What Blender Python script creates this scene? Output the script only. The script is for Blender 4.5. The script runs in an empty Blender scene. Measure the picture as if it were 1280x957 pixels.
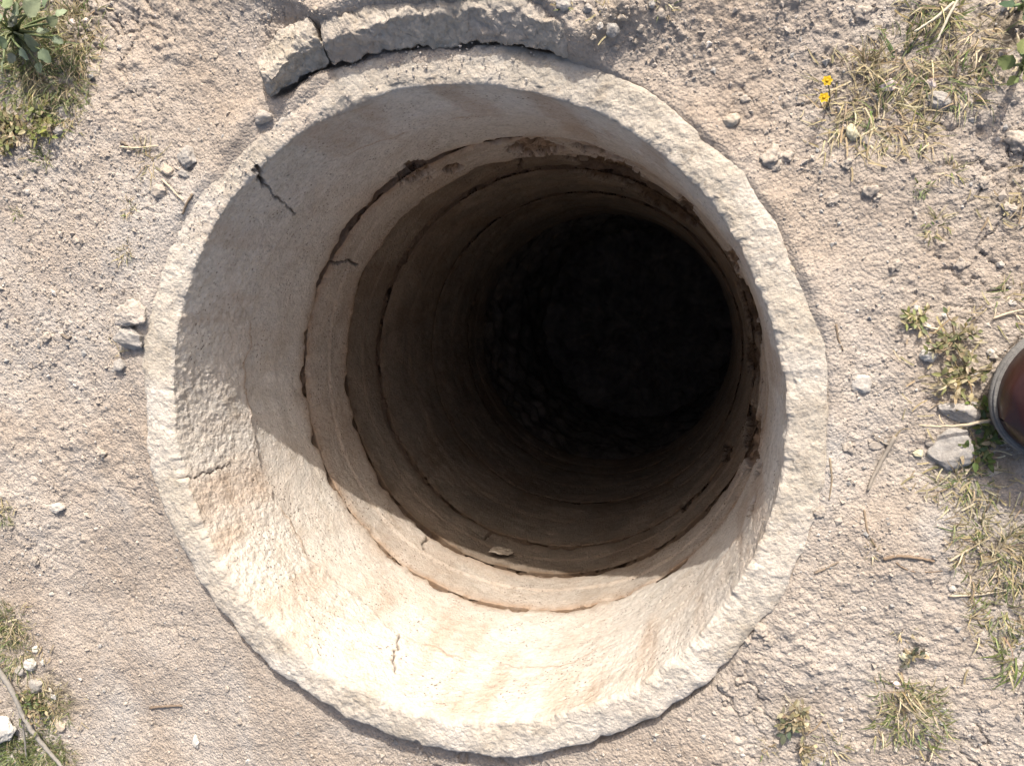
import bpy, math, random
import numpy as np
from mathutils import Vector, Matrix

# ------------------------------------------------------------------ camera, sky, sun, exposure
sc = bpy.context.scene
col = sc.collection
CAM = np.array([0.24271, 0.12096, 0.71856]); TX, TY = -0.117076, 0.242982; FOC = 967.0
cd = bpy.data.cameras.new('camera'); cam = bpy.data.objects.new('camera', cd); col.objects.link(cam)
cam.location = CAM; cam.rotation_euler = (TX, TY, 0)
cd.sensor_width = 36; cd.lens = 36 * FOC / 1280; cd.clip_start = 0.01; cd.clip_end = 500
sc.camera = cam

SUN_EL, SUN_AZ = math.radians(36.5), math.radians(79)      # azimuth counted from +X
w = bpy.data.worlds.new('World'); sc.world = w; w.use_nodes = True
wn = w.node_tree; bg = wn.nodes['Background']
sky = wn.nodes.new('ShaderNodeTexSky'); sky.sky_type = 'NISHITA'; sky.sun_disc = False
sky.sun_elevation = SUN_EL; sky.sun_rotation = math.pi / 2 - SUN_AZ
wn.links.new(sky.outputs[0], bg.inputs[0]); bg.inputs[1].default_value = 0.15; sky.dust_density = 6.0; sky.air_density = 0.8
sd = bpy.data.lights.new('sun', 'SUN'); sd.energy = 3.5; sd.angle = math.radians(0.55); sd.color = (1, 0.955, 0.90)
sun = bpy.data.objects.new('sun', sd); col.objects.link(sun)
S = Vector((math.cos(SUN_EL) * math.cos(SUN_AZ), math.cos(SUN_EL) * math.sin(SUN_AZ), math.sin(SUN_EL)))
sun.rotation_euler = S.to_track_quat('Z', 'Y').to_euler(); sun.location = S * 20
vs = sc.view_settings; vs.view_transform = 'Standard'; vs.look = 'None'; vs.gamma = 1; vs.use_curve_mapping = False
vs.exposure = 0.55
sc.cycles.max_bounces = 8; sc.cycles.diffuse_bounces = 6; sc.cycles.use_denoising = True

random.seed(7); rng = np.random.default_rng(7)

# ------------------------------------------------------------------ noise helpers (numpy)
def _h(ix, iy, iz, s):
    n = (ix.astype(np.int64) * 374761393 + iy.astype(np.int64) * 668265263 + iz * 2147483647 + s * 974711) & 0xffffffff
    n = ((n ^ (n >> 13)) * 1274126177) & 0xffffffff
    n = ((n ^ (n >> 16)) * 2246822519) & 0xffffffff
    n = n ^ (n >> 15)
    return (n & 0xffffff) / float(0xffffff)
def vn2(x, y, s=0):
    ix, iy = np.floor(x), np.floor(y); fx, fy = x - ix, y - iy
    fx = fx * fx * (3 - 2 * fx); fy = fy * fy * (3 - 2 * fy)
    a = _h(ix, iy, 0, s); b = _h(ix + 1, iy, 0, s); c = _h(ix, iy + 1, 0, s); d = _h(ix + 1, iy + 1, 0, s)
    return (a + (b - a) * fx) * (1 - fy) + (c + (d - c) * fx) * fy - 0.5
def fb2(x, y, sc_, o=4, s=0, g=0.5):
    t = 0; a = 1.0; f = 1.0 / sc_
    for i in range(o):
        c, q = math.cos(i * 1.3 + s), math.sin(i * 1.3 + s)
        t = t + a * vn2((x * c - y * q) * f + 13.7 * i, (x * q + y * c) * f - 7.1 * i, s + i * 17); a *= g; f *= 2.03
    return t
def vn3(x, y, z, s=0):
    ix, iy, iz = np.floor(x), np.floor(y), np.floor(z).astype(np.int64); fx, fy, fz = x - ix, y - iy, z - iz
    fx = fx * fx * (3 - 2 * fx); fy = fy * fy * (3 - 2 * fy); fz = fz * fz * (3 - 2 * fz)
    def L(k):
        a = _h(ix, iy, iz + k, s); b = _h(ix + 1, iy, iz + k, s); c = _h(ix, iy + 1, iz + k, s); d = _h(ix + 1, iy + 1, iz + k, s)
        return (a + (b - a) * fx) * (1 - fy) + (c + (d - c) * fx) * fy
    p = L(0); q = L(1)
    return p + (q - p) * fz - 0.5
def fb3(P, sc_, o=4, s=0, g=0.5):
    t = 0; a = 1.0; f = 1.0 / sc_
    for i in range(o):
        t = t + a * vn3(P[0] * f + 3.1 * i, P[1] * f - 5.3 * i, P[2] * f + 8.7 * i, s + i * 17); a *= g; f *= 2.03
    return t
def sst(x, a, b):
    t = np.clip((x - a) / (b - a), 0, 1); return t * t * (3 - 2 * t)
def grains(x, y, cell, dens, s, squash=0.6):
    """heap of round-ish crumbs: highest dome over each point"""
    gx, gy = x / cell, y / cell; ix, iy = np.floor(gx), np.floor(gy); out = np.zeros_like(x)
    for dx in (-1, 0, 1):
        for dy in (-1, 0, 1):
            jx, jy = ix + dx, iy + dy
            on = _h(jx, jy, 0, s + 3) < dens
            r = 0.25 + 0.5 * _h(jx, jy, 0, s + 4) ** 2
            ex = gx - jx - _h(jx, jy, 0, s); ey = gy - jy - _h(jx, jy, 0, s + 1)
            a = _h(jx, jy, 0, s + 5) * 3.14; k = 0.65 + 0.7 * _h(jx, jy, 0, s + 6); ca, sa = np.cos(a), np.sin(a)
            d2 = ((ex * ca - ey * sa) * k) ** 2 + ((ex * sa + ey * ca) / k) ** 2
            out = np.maximum(out, np.where(on, np.sqrt(np.clip(r * r - d2, 0, None)), 0))
    return out * cell * squash

# ------------------------------------------------------------------ pixel -> ray -> ground
def _rot():
    cx, sx, cy, sy = math.cos(TX), math.sin(TX), math.cos(TY), math.sin(TY)
    return np.array([[cy, 0, sy], [0, 1, 0], [-sy, 0, cy]]) @ np.array([[1, 0, 0], [0, cx, -sx], [0, sx, cx]])
ROT = _rot()
def hit(px, py, z=0.0):
    d = ROT @ np.array([(px - 640) / FOC, -(py - 478.5) / FOC, -1.0])
    return CAM + d * ((z - CAM[2]) / d[2])
def hit_wall(px, py, R=0.32):
    d = ROT @ np.array([(px - 640) / FOC, -(py - 478.5) / FOC, -1.0]); o = CAM
    a = d[0] ** 2 + d[1] ** 2; b = 2 * (o[0] * d[0] + o[1] * d[1]); c = o[0] ** 2 + o[1] ** 2 - R * R
    P = o + d * (-b + math.sqrt(b * b - 4 * a * c)) / (2 * a)
    return math.atan2(P[1], P[0]), P[2], P
PX = 0.72 / FOC                                              # metres per photo pixel at the ground, roughly

# slab edges read off the photo
SLB = [(339, 128), (374, 99), (409, 81), (436, 79), (477, 63), (527, 58), (577, 56), (630, 56), (672, 62), (713, 70), (738, 74)]
SLT = [(334, 110), (361, 73), (399, 48), (418, 47), (486, 25), (548, 17), (602, 12), (651, 21), (693, 29), (714, 45), (733, 70)]
SLBw = np.array([hit(a, b, 0.002) for a, b in SLB]); SLTw = np.array([hit(a, b, 0.022) for a, b in SLT])
slab_th = np.degrees(np.arctan2(SLBw[:, 1], SLBw[:, 0])); slab_r = np.hypot(SLBw[:, 0], SLBw[:, 1])
TH0, TH1 = slab_th.min(), slab_th.max()

def per(deg, keys):
    k = sorted(keys); xs = [a for a, _ in k]; ys = [b for _, b in k]
    return np.interp(deg, [xs[-1] - 360] + xs + [xs[0] + 360], [ys[-1]] + ys + [ys[0]])
def ground_h(x, y, fine=True):
    x = np.asarray(x, float); y = np.asarray(y, float)
    r = np.hypot(x, y); th = np.degrees(np.arctan2(y, x))
    lev = per(th, [(-175, -.005), (-165, -.009), (-150, -.016), (-120, -.024), (-90, -.022), (-60, -.015), (-45, -.010), (-30, -.004), (0, -.002), (40, -.001), (70, -.001), (85, -.001), (130, .001), (150, -.001), (175, -.004)])
    gap = per(th, [(-175, .004), (-160, .006), (-150, .010), (-135, .02), (-110, .024), (-85, .016), (-60, .012), (-45, .006), (-35, .001), (0, 0), (90, 0), (150, 0), (165, .002)])
    ov = per(th, [(80, .5), (92, 1), (128, 1), (142, .8), (165, .75), (-178, .6), (-165, .35), (-152, .05), (-40, 0), (-20, .25), (0, .55), (30, .7), (55, .6), (68, .35)])
    h = lev * (1 - sst(r, .55, 1.1))
    # shallow slope of the soil against the rim
    wob = 1 + 1.2 * fb2(x, y, .05, 2, 91)
    h = h - gap * np.exp(-((np.clip(r - .357, 0, None)) / (.0045 * wob)) ** 2)
    h = h + ov * .0055 * np.exp(-((r - .358) / .014) ** 2) * (1 + 1.5 * fb2(x, y, .03, 3, 92))
    # heaped earth behind the broken slab, trench under it
    ri = np.interp(th, slab_th[::-1], slab_r[::-1])
    arc = sst(th, TH0 - 30, TH0 - 1) * (1 - sst(th, TH1 - 9, TH1 + 9)); core = sst(th, TH0 - 14, TH0 + 4) * (1 - sst(th, TH1 - 14, TH1 - 1)); rs = ri + .018 - .032 * (1 - sst(th, TH0 + 1, TH0 + 10))
    h = h + arc * .028 * sst(r, rs, rs + .026 + .14 * (1 - core)) * (1 - sst(r, .55, .95))
    arc2 = sst(th, TH0 + 2, TH0 + 8) * (1 - sst(th, TH1 - 3, TH1 + 1))
    h = h - arc2 * .016 * np.exp(-((r - ri - .008) / .011) ** 2)
    near = sst(r, .345, .385)
    nz = .013 * fb2(x, y, .22, 3, 11) + .0045 * fb2(x, y, .06, 3, 12)
    rough = .55 + .65 * sst(fb2(x, y, .18, 3, 21), -.05, .35) + .45 * sst(x, .25, .55) + .35 * sst(y, .2, .4)
    h = h + nz * (.25 + .75 * near)
    if fine:
        far = 1 - sst(r, 1.0, 1.6)
        g = 1.1 * grains(x, y, .0048, .8, 31, .55) + .9 * grains(x + .003 * fb2(x, y, .01, 1, 5), y, .009, .38, 41, .5)
        g = g + .60 * grains(x + .004 * fb2(x, y, .012, 2, 6), y + .004 * fb2(x, y, .012, 2, 7), .024, .10 + .08 * sst(rough, .8, 1.5), 51, .45)
        crust = np.abs(fb2(x, y, .030, 4, 61))
        crumb = .0026 * fb2(x, y, .007, 3, 71)
        h = h + far * (.35 + .65 * near) * (.50 * rough * (g + crumb) - .0035 * np.exp(-(crust / .03) ** 2) * rough * sst(fb2(x, y, .14, 2, 62), -.02, .25))
    # inside the ring's wall the soil drops away under the rim
    h = h - np.clip(.354 - r, 0, 1) * (1.2 - 1.05 * ov)
    return h
_gs = np.arange(-.95, .9501, .004); _GX, _GY = np.meshgrid(_gs, _gs, indexing='ij'); _GZ = ground_h(_GX, _GY, False)
def gz(x, y):
    fx = min(max((x + .95) / .004, 0), len(_gs) - 1.001); fy = min(max((y + .95) / .004, 0), len(_gs) - 1.001); i, j = int(fx), int(fy); u, v = fx - i, fy - j
    return float((_GZ[i, j] * (1 - u) + _GZ[i + 1, j] * u) * (1 - v) + (_GZ[i, j + 1] * (1 - u) + _GZ[i + 1, j + 1] * u) * v)
def on_ground(px, py, lift=0.0):
    z = 0.0
    for _ in range(3):
        p = hit(px, py, z + lift); z = gz(p[0], p[1])
    return np.array([p[0], p[1], z])

# ------------------------------------------------------------------ mesh helpers
def link(name, me, mat, parent=None):
    o = bpy.data.objects.new(name, me); col.objects.link(o)
    if mat is not None: me.materials.append(mat)
    if parent is not None: o.parent = parent
    return o
def tag(o, label=None, cat=None, group=None, kind=None):
    if label: o['label'] = label
    if cat: o['category'] = cat
    if group: o['group'] = group
    if kind: o['kind'] = kind
    return o
def empty(name, loc=(0, 0, 0), rz=0):
    o = bpy.data.objects.new(name, None); col.objects.link(o); o.location = loc; o.rotation_euler.z = rz; o.empty_display_size = .02
    return o
def np_mesh(name, V, F, smooth=True, attrs=None):
    """V (n,3); F list of index arrays, each (m,k)"""
    me = bpy.data.meshes.new(name); V = np.asarray(V, np.float32)
    me.vertices.add(len(V)); me.vertices.foreach_set('co', V.ravel())
    Fs = [np.asarray(f, np.int32) for f in (F if isinstance(F, list) else [F]) if len(f)]
    loops = np.concatenate([f.ravel() for f in Fs]); sizes = np.concatenate([np.full(len(f), f.shape[1], np.int32) for f in Fs])
    me.loops.add(len(loops)); me.loops.foreach_set('vertex_index', loops)
    me.polygons.add(len(sizes)); st = np.zeros(len(sizes), np.int32); st[1:] = np.cumsum(sizes)[:-1]
    me.polygons.foreach_set('loop_start', st); me.polygons.foreach_set('loop_total', sizes)
    me.polygons.foreach_set('use_smooth', np.full(len(sizes), smooth))
    for k, v in (attrs or {}).items():
        v = np.asarray(v, np.float32)
        if v.ndim == 1:
            a = me.attributes.new(k, 'FLOAT', 'POINT'); a.data.foreach_set('value', v)
        else:
            a = me.attributes.new(k, 'FLOAT_COLOR', 'POINT'); a.data.foreach_set('color', np.concatenate([v, np.ones((len(v), 1))], 1).astype(np.float32).ravel())
    me.update(calc_edges=True)
    return me
def grid_faces(nr, nc, wrap_c=False, wrap_r=False, off=0):
    r = np.arange(nr if wrap_r else nr - 1); c = np.arange(nc if wrap_c else nc - 1)
    R, C = np.meshgrid(r, c, indexing='ij'); R2 = (R + 1) % nr; C2 = (C + 1) % nc
    return np.stack([R * nc + C, R * nc + C2, R2 * nc + C2, R2 * nc + C], -1).reshape(-1, 4) + off
class MB:
    """collects strips and blobs for one mesh, with a tint per vertex"""
    def __init__(s): s.V = []; s.Q = []; s.T = []; s.C = []; s.n = 0
    def add(s, V, Q=None, T=None, tint=(1, 1, 1)):
        V = np.asarray(V, float); s.V.append(V)
        if Q is not None: s.Q.append(np.asarray(Q) + s.n)
        if T is not None: s.T.append(np.asarray(T) + s.n)
        t = np.asarray(tint, float); s.C.append(np.broadcast_to(t, (len(V), 3)) if t.ndim == 1 else t); s.n += len(V)
    def mesh(s, name, smooth=True):
        F = []
        if s.Q: F.append(np.concatenate(s.Q))
        if s.T: F.append(np.concatenate(s.T))
        return np_mesh(name, np.concatenate(s.V), F, smooth, {'tint': np.concatenate(s.C)})
    def build(s, name, mat, parent=None, smooth=True): return link(name, s.mesh(name, smooth), mat, parent)
    def tube(s, pts, rad, seg=6, tint=(1, 1, 1)):
        pts = np.asarray(pts, float); n = len(pts); rad = np.broadcast_to(np.asarray(rad, float), (n,))
        tg = np.gradient(pts, axis=0); tg /= np.linalg.norm(tg, axis=1)[:, None] + 1e-9
        up = np.array([0, 0, 1.]) if abs(tg[0][2]) < .9 else np.array([1., 0, 0])
        a = np.cross(tg, up); a /= np.linalg.norm(a, axis=1)[:, None] + 1e-9; b = np.cross(tg, a)
        ph = np.arange(seg) * 2 * np.pi / seg
        V = pts[:, None] + rad[:, None, None] * (np.cos(ph)[None, :, None] * a[:, None] + np.sin(ph)[None, :, None] * b[:, None])
        V = np.concatenate([V.reshape(-1, 3), pts[:1], pts[-1:]])
        c0, c1 = n * seg, n * seg + 1; i = np.arange(seg); j = (i + 1) % seg
        T = np.concatenate([np.stack([np.full(seg, c0), j, i], 1), np.stack([np.full(seg, c1), i + (n - 1) * seg, j + (n - 1) * seg], 1)])
        s.add(V, grid_faces(n, seg, True), T, tint)
    def ribbon(s, pts, wid, nrm=None, tint=(1, 1, 1), fold=0.25):
        """a blade: left edge, mid rib, right edge"""
        pts = np.asarray(pts, float); n = len(pts); wid = np.broadcast_to(np.asarray(wid, float), (n,))
        tg = np.gradient(pts, axis=0); tg /= np.linalg.norm(tg, axis=1)[:, None] + 1e-9
        up = np.array([0, 0, 1.]) if nrm is None else np.asarray(nrm, float)
        a = np.cross(tg, up); l = np.linalg.norm(a, axis=1)[:, None]; a = np.where(l > 1e-4, a / (l + 1e-9), np.array([1., 0, 0])); b = np.cross(a, tg)
        V = np.stack([pts - a * wid[:, None] + b * wid[:, None] * fold, pts, pts + a * wid[:, None] + b * wid[:, None] * fold], 1).reshape(-1, 3)
        s.add(V, grid_faces(n, 3), None, tint)
def ico(sub=2):
    t = (1 + 5 ** .5) / 2
    V = [(-1, t, 0), (1, t, 0), (-1, -t, 0), (1, -t, 0), (0, -1, t), (0, 1, t), (0, -1, -t), (0, 1, -t), (t, 0, -1), (t, 0, 1), (-t, 0, -1), (-t, 0, 1)]
    V = [tuple(np.array(v) / np.linalg.norm(v)) for v in V]
    F = [(0, 11, 5), (0, 5, 1), (0, 1, 7), (0, 7, 10), (0, 10, 11), (1, 5, 9), (5, 11, 4), (11, 10, 2), (10, 7, 6), (7, 1, 8), (3, 9, 4), (3, 4, 2), (3, 2, 6), (3, 6, 8), (3, 8, 9), (4, 9, 5), (2, 4, 11), (6, 2, 10), (8, 6, 7), (9, 8, 1)]
    for _ in range(sub):
        mid = {}; G = []
        def m(a, b):
            k = (min(a, b), max(a, b))
            if k not in mid:
                p = np.array(V[a]) + np.array(V[b]); V.append(tuple(p / np.linalg.norm(p))); mid[k] = len(V) - 1
            return mid[k]
        for a, b, c in F:
            ab, bc, ca = m(a, b), m(b, c), m(c, a); G += [(a, ab, ca), (b, bc, ab), (c, ca, bc), (ab, bc, ca)]
        F = G
    return np.array(V), np.array(F)
ICO = [ico(k) for k in range(5)]

# ------------------------------------------------------------------ materials
def mat(name): 
    m = bpy.data.materials.new(name); m.use_nodes = True; return m, m.node_tree, m.node_tree.nodes['Principled BSDF']
def nd(nt, t, **kw):
    n = nt.nodes.new(t)
    for k, v in kw.items():
        if k in n.inputs: n.inputs[k].default_value = v
        else: setattr(n, k, v)
    return n
def noise(nt, vec, scale, detail=4, rough=.55, dist=0):
    n = nd(nt, 'ShaderNodeTexNoise', Scale=scale, Detail=detail, Roughness=rough, Distortion=dist); nt.links.new(vec, n.inputs['Vector']); return n.outputs[0]
def ramp(nt, fac, stops):
    r = nd(nt, 'ShaderNodeValToRGB'); e = r.color_ramp.elements
    while len(e) < len(stops): e.new(.5)
    for i, (p, c) in enumerate(stops): e[i].position = p; e[i].color = (*c, 1) if len(c) == 3 else c
    nt.links.new(fac, r.inputs[0]); return r.outputs[0]
def mix(nt, fac, a, b, mode='MIX'):
    m = nd(nt, 'ShaderNodeMix', data_type='RGBA', blend_type=mode)
    for i, v in ((0, fac), (6, a), (7, b)):
        if hasattr(v, 'is_linked'): nt.links.new(v, m.inputs[i])
        else: m.inputs[i].default_value = v if not isinstance(v, tuple) or len(v) == 4 else (*v, 1)
    return m.outputs[2]
def g3(v): return (v, v, v)
def mult(nt, a, k):
    m = nd(nt, 'ShaderNodeMath', operation='MULTIPLY'); nt.links.new(a, m.inputs[0])
    if hasattr(k, 'is_linked'): nt.links.new(k, m.inputs[1])
    else: m.inputs[1].default_value = k
    return m.outputs[0]
def bump(nt, bs, chain):
    prev = None
    for h, st, d in chain:
        b = nd(nt, 'ShaderNodeBump', Strength=st, Distance=d); nt.links.new(h, b.inputs['Height'])
        if prev: nt.links.new(prev, b.inputs['Normal'])
        prev = b.outputs[0]
    nt.links.new(prev, bs.inputs['Normal'])
def coords(nt): return nd(nt, 'ShaderNodeTexCoord').outputs['Object']
def attr(nt, n, o='Fac'): return nd(nt, 'ShaderNodeAttribute', attribute_name=n).outputs[o]
def dull(bs, r=.95, sp=.15): bs.inputs['Roughness'].default_value = r; bs.inputs['Specular IOR Level'].default_value = sp

def soil_material():
    m, nt, bs = mat('dry_soil'); dull(bs); v = coords(nt)
    a = ramp(nt, noise(nt, v, 4.5, 6, .65, .6), [(.32, (.340, .292, .243)), (.5, (.39, .346, .298)), (.68, (.435, .402, .360))])
    b = ramp(nt, noise(nt, v, 9, 4, .6), [(.35, (.97, .91, .85)), (.6, (1.03, 1.0, .97))])
    c = mix(nt, 1.0, a, b, 'MULTIPLY')
    grey = ramp(nt, noise(nt, v, 5.5, 4, .6, .8), [(.55, g3(0)), (.70, g3(1))])
    c = mix(nt, mult(nt, grey, .6), c, (.425, .40, .365))
    f = ramp(nt, noise(nt, v, 210, 4, .7), [(.28, g3(.66)), (.46, g3(.98)), (.72, g3(1.12))])
    c = mix(nt, .9, c, f, 'MULTIPLY')
    vo = nd(nt, 'ShaderNodeTexVoronoi', Scale=330); nt.links.new(v, vo.inputs['Vector'])
    gr = ramp(nt, vo.outputs['Color'], [(.0, g3(.80)), (.85, g3(1.02)), (1, g3(1.30))])
    c = mix(nt, .55, c, gr, 'MULTIPLY')
    humus = attr(nt, 'humus')
    c = mix(nt, humus, c, (.20, .165, .115))
    nt.links.new(c, bs.inputs['Base Color'])
    bump(nt, bs, [(noise(nt, v, 170, 4, .75), .6, .004), (vo.outputs['Distance'], .55, -.0022), (noise(nt, v, 520, 2, .7), .6, .0012)])
    return m
DUST = (.415, .370, .305)
def concrete_material(name, base, pale, pit_scale=120, stain=(.36, .245, .16), pit=.6):
    m, nt, bs = mat(name); dull(bs, .92, .2); v = coords(nt)
    c = ramp(nt, noise(nt, v, 6, 5, .6, .5), [(.3, base), (.55, tuple((p + q) / 2 for p, q in zip(base, pale))), (.75, pale)])
    c = mix(nt, mult(nt, ramp(nt, noise(nt, v, 9, 5, .65, .8), [(.47, g3(0)), (.68, g3(1))]), .30), c, (.50, .385, .285))
    f = ramp(nt, noise(nt, v, 130, 4, .7), [(.3, g3(.80)), (.5, g3(1.0)), (.75, g3(1.1))])
    ag = nd(nt, 'ShaderNodeTexVoronoi', Scale=300); nt.links.new(v, ag.inputs['Vector'])
    agg = ramp(nt, ag.outputs['Color'], [(.0, (.60, .56, .52)), (.25, (.92, .91, .90)), (.75, (1.02, 1.01, 1.0)), (1, (1.15, 1.13, 1.08))])
    blot = ramp(nt, noise(nt, v, 28, 5, .7, .3), [(.30, (.72, .68, .62)), (.48, (1, 1, 1)), (.75, (1.06, 1.05, 1.04))])
    f = mix(nt, .85, mix(nt, .75, f, agg, 'MULTIPLY'), blot, 'MULTIPLY')
    c = mix(nt, .8, c, f, 'MULTIPLY')
    vo = nd(nt, 'ShaderNodeTexVoronoi', Scale=pit_scale, Randomness=1); nt.links.new(v, vo.inputs['Vector'])
    pm = mult(nt, ramp(nt, vo.outputs['Distance'], [(.13, g3(1)), (.25, g3(0))]), ramp(nt, noise(nt, v, 21, 2), [(.46, g3(0)), (.60, g3(1))]))
    pz = nd(nt, 'ShaderNodeSeparateXYZ'); nt.links.new(v, pz.inputs[0])
    pw = nd(nt, 'ShaderNodeMapRange'); pw.inputs[1].default_value = -.004; pw.inputs[2].default_value = -.03; nt.links.new(pz.outputs[2], pw.inputs[0])
    pm = mult(nt, pm, mult(nt, pw.outputs[0], pit))
    c = mix(nt, pm, c, (.13, .10, .08))
    d = attr(nt, 'dirt')
    dn = ramp(nt, noise(nt, v, 60, 4, .7), [(.25, g3(.55)), (.6, g3(1))])
    c = mix(nt, mult(nt, d, dn), c, stain)
    c = mix(nt, attr(nt, 'dust'), c, mix(nt, .8, DUST, f, 'MULTIPLY'))
    d2 = attr(nt, 'dark')
    c = mix(nt, d2, c, (.055, .035, .022))
    nt.links.new(c, bs.inputs['Base Color'])
    inv = nd(nt, 'ShaderNodeMath', operation='SUBTRACT'); inv.inputs[0].default_value = 1; nt.links.new(pm, inv.inputs[1])
    bump(nt, bs, [(ag.outputs['Distance'], .45, -.0015), (noise(nt, v, 110, 5, .75), .55, .003), (inv.outputs[0], .8, .002), (noise(nt, v, 330, 3, .75), .7, .0018)])
    return m
def earth_material(name, a, b, sc_=30):
    m, nt, bs = mat(name); dull(bs); v = coords(nt)
    c = ramp(nt, noise(nt, v, sc_, 5, .7, .5), [(.3, a), (.7, b)])
    nt.links.new(c, bs.inputs['Base Color']); bump(nt, bs, [(noise(nt, v, 90, 5, .75), .9, .006)])
    return m
def stone_material(name, a, b, rough=.85, sc_=70):
    m, nt, bs = mat(name); dull(bs, rough, .25); v = coords(nt)
    c = ramp(nt, noise(nt, v, sc_, 5, .65, .4), [(.3, a), (.7, b)])
    s = ramp(nt, noise(nt, v, 420, 3, .7), [(.3, g3(.72)), (.55, g3(1)), (.8, g3(1.12))])
    geo = nd(nt, 'ShaderNodeNewGeometry'); 
    c = mix(nt, .8, c, s, 'MULTIPLY')
    nt.links.new(c, bs.inputs['Base Color']); bump(nt, bs, [(noise(nt, v, 130, 5, .7), .55, .003)])
    return m
def tint_material(name, rough=.7, sp=.3, trans=0.0, sc_=200):
    m, nt, bs = mat(name); dull(bs, rough, sp); v = coords(nt)
    c = mix(nt, .7, attr(nt, 'tint', 'Color'), ramp(nt, noise(nt, v, sc_, 3, .6), [(.3, g3(.7)), (.7, g3(1.15))]), 'MULTIPLY')
    nt.links.new(c, bs.inputs['Base Color'])
    if trans:
        t = nd(nt, 'ShaderNodeBsdfTranslucent'); nt.links.new(c, t.inputs['Color'])
        mx = nd(nt, 'ShaderNodeMixShader'); mx.inputs[0].default_value = trans
        nt.links.new(bs.outputs[0], mx.inputs[1]); nt.links.new(t.outputs[0], mx.inputs[2])
        nt.links.new(mx.outputs[0], nt.nodes['Material Output'].inputs[0])
    return m
M = {
    'soil': soil_material(),
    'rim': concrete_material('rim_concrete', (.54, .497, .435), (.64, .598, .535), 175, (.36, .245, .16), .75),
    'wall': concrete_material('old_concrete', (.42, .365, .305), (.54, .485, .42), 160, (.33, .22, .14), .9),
    'deep': concrete_material('dark_concrete', (.19, .155, .12), (.28, .235, .185), 110, (.16, .105, .065)),  # darker, browner concrete of the lower rings
    'slab': concrete_material('slab_concrete', (.39, .345, .295), (.49, .45, .40), 90, (.36, .27, .19), 0.),
    'earth': earth_material('packed_earth', (.09, .062, .044), (.20, .145, .105)),
    'pit': earth_material('wet_earth', (.10, .085, .072), (.30, .26, .225), 14),
    'st_grey': stone_material('grey_stone', (.285, .258, .225), (.42, .39, .35)),
    'st_pale': stone_material('pale_stone', (.41, .37, .32), (.51, .475, .42)),
    'st_white': stone_material('white_stone', (.46, .43, .375), (.58, .55, .49)),
    'st_tan': stone_material('tan_stone', (.40, .33, .25), (.52, .45, .36)),
    'st_pink': stone_material('pink_stone', (.52, .42, .37), (.66, .57, .53)),
    'st_yellow': stone_material('yellow_stone', (.47, .43, .28), (.60, .55, .40)),
    'clod': stone_material('soil_clod', (.345, .292, .238), (.43, .38, .318), .95, 90),
    'plant': tint_material('plant_leaf', .65, .3, .25),
    'straw': tint_material('dry_straw', .8, .2, .15),
    'twig': tint_material('grey_twig', .85, .2, 0, 300),
    'grit': tint_material('grit', .95, .15, 0, 500),
    'petal': tint_material('yellow_petal', .5, .3, .3),
}

# ------------------------------------------------------------------ ground: one polar sheet from under the rim to the horizon
def build_ground():
    na = 2300
    r = np.concatenate([np.arange(.328, .40, .00135), np.arange(.40, .82, .00172)])
    far = [r[-1]]; st = .004
    while far[-1] < 120: st *= 1.35; far.append(far[-1] + st)
    r = np.concatenate([r, far[1:]]); th = np.arange(na) * 2 * np.pi / na
    Rr, T = np.meshgrid(r, th, indexing='ij'); x = Rr * np.cos(T); y = Rr * np.sin(T)
    h = ground_h(x, y)
    hum = humus(x, y)
    h = h + hum * .004 * fb2(x, y, .010, 3, 77)
    V = np.stack([x, y, h], -1).reshape(-1, 3)
    me = np_mesh('ground', V, grid_faces(len(r), na, True), True, {'humus': hum.ravel()})
    o = link('ground', me, M['soil']); tag(o, 'pale dusty soil with crumbs and small clods around the well', None, None, 'structure')
HUM = [(35, 60, 75, .8), (25, 150, 55, .6), (90, 10, 40, .5), (40, 880, 55, .8), (15, 800, 40, .6), (1100, 110, 60, .45), (1195, 500, 45, .6), (1220, 590, 45, .6), (1180, 430, 40, .35),
       (1250, 690, 45, .4), (1255, 770, 40, .35), (1265, 40, 50, .6), (1270, 250, 30, .55), (1135, 885, 40, .35), (1170, 20, 45, .4), (0, 640, 20, .5), (1180, 600, 40, .4), (760, 20, 40, .2), (150, 430, 30, .3), (1000, 900, 25, .3)]
HUMW = [(*hit(a, b)[:2], c * PX, d) for a, b, c, d in HUM]
def humus(x, y):
    o = np.zeros_like(x)
    for a, b, c, d in HUMW:
        o = np.maximum(o, d * np.exp(-((x - a) ** 2 + (y - b) ** 2) / (c * c)))
    return np.clip(o * (1 + 2.4 * fb2(x, y, .025, 4, 81)), 0, .9) * sst(fb2(x, y, .018, 3, 83) + o * .5, -.1, .35)
build_ground()

# ------------------------------------------------------------------ the well
well = empty('well'); tag(well, 'round well shaft lined with stacked pale concrete rings', 'well')
CR = []                                                      # cracks: polylines on the wall as (angle, z)
def crack(pts, wdt=.0016, dep=.006, R=.32):
    q = [hit_wall(a, b, R) for a, b in pts]; CR.append(([(t, z) for t, z, _ in q], wdt, dep))
crack([(318, 207), (324, 222), (340, 240), (352, 249), (362, 262), (371, 266)], .0011, .006)
crack([(318, 204), (322, 218), (327, 228)], .0028, .006)
crack([(497, 797), (496, 812), (490, 828), (493, 846)], .0013, .005)
crack([(224, 598), (240, 597), (258, 590), (282, 583)], .0009, .003)
crack([(410, 327), (424, 328), (436, 325), (448, 330)], .0022, .007)
crack([(653, 206), (652, 218), (655, 230)], .0028, .008)
crack([(626, 655), (617, 664), (608, 672)], .0030, .008)
crack([(535, 668), (528, 676), (530, 684)], .0022, .006)
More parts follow.
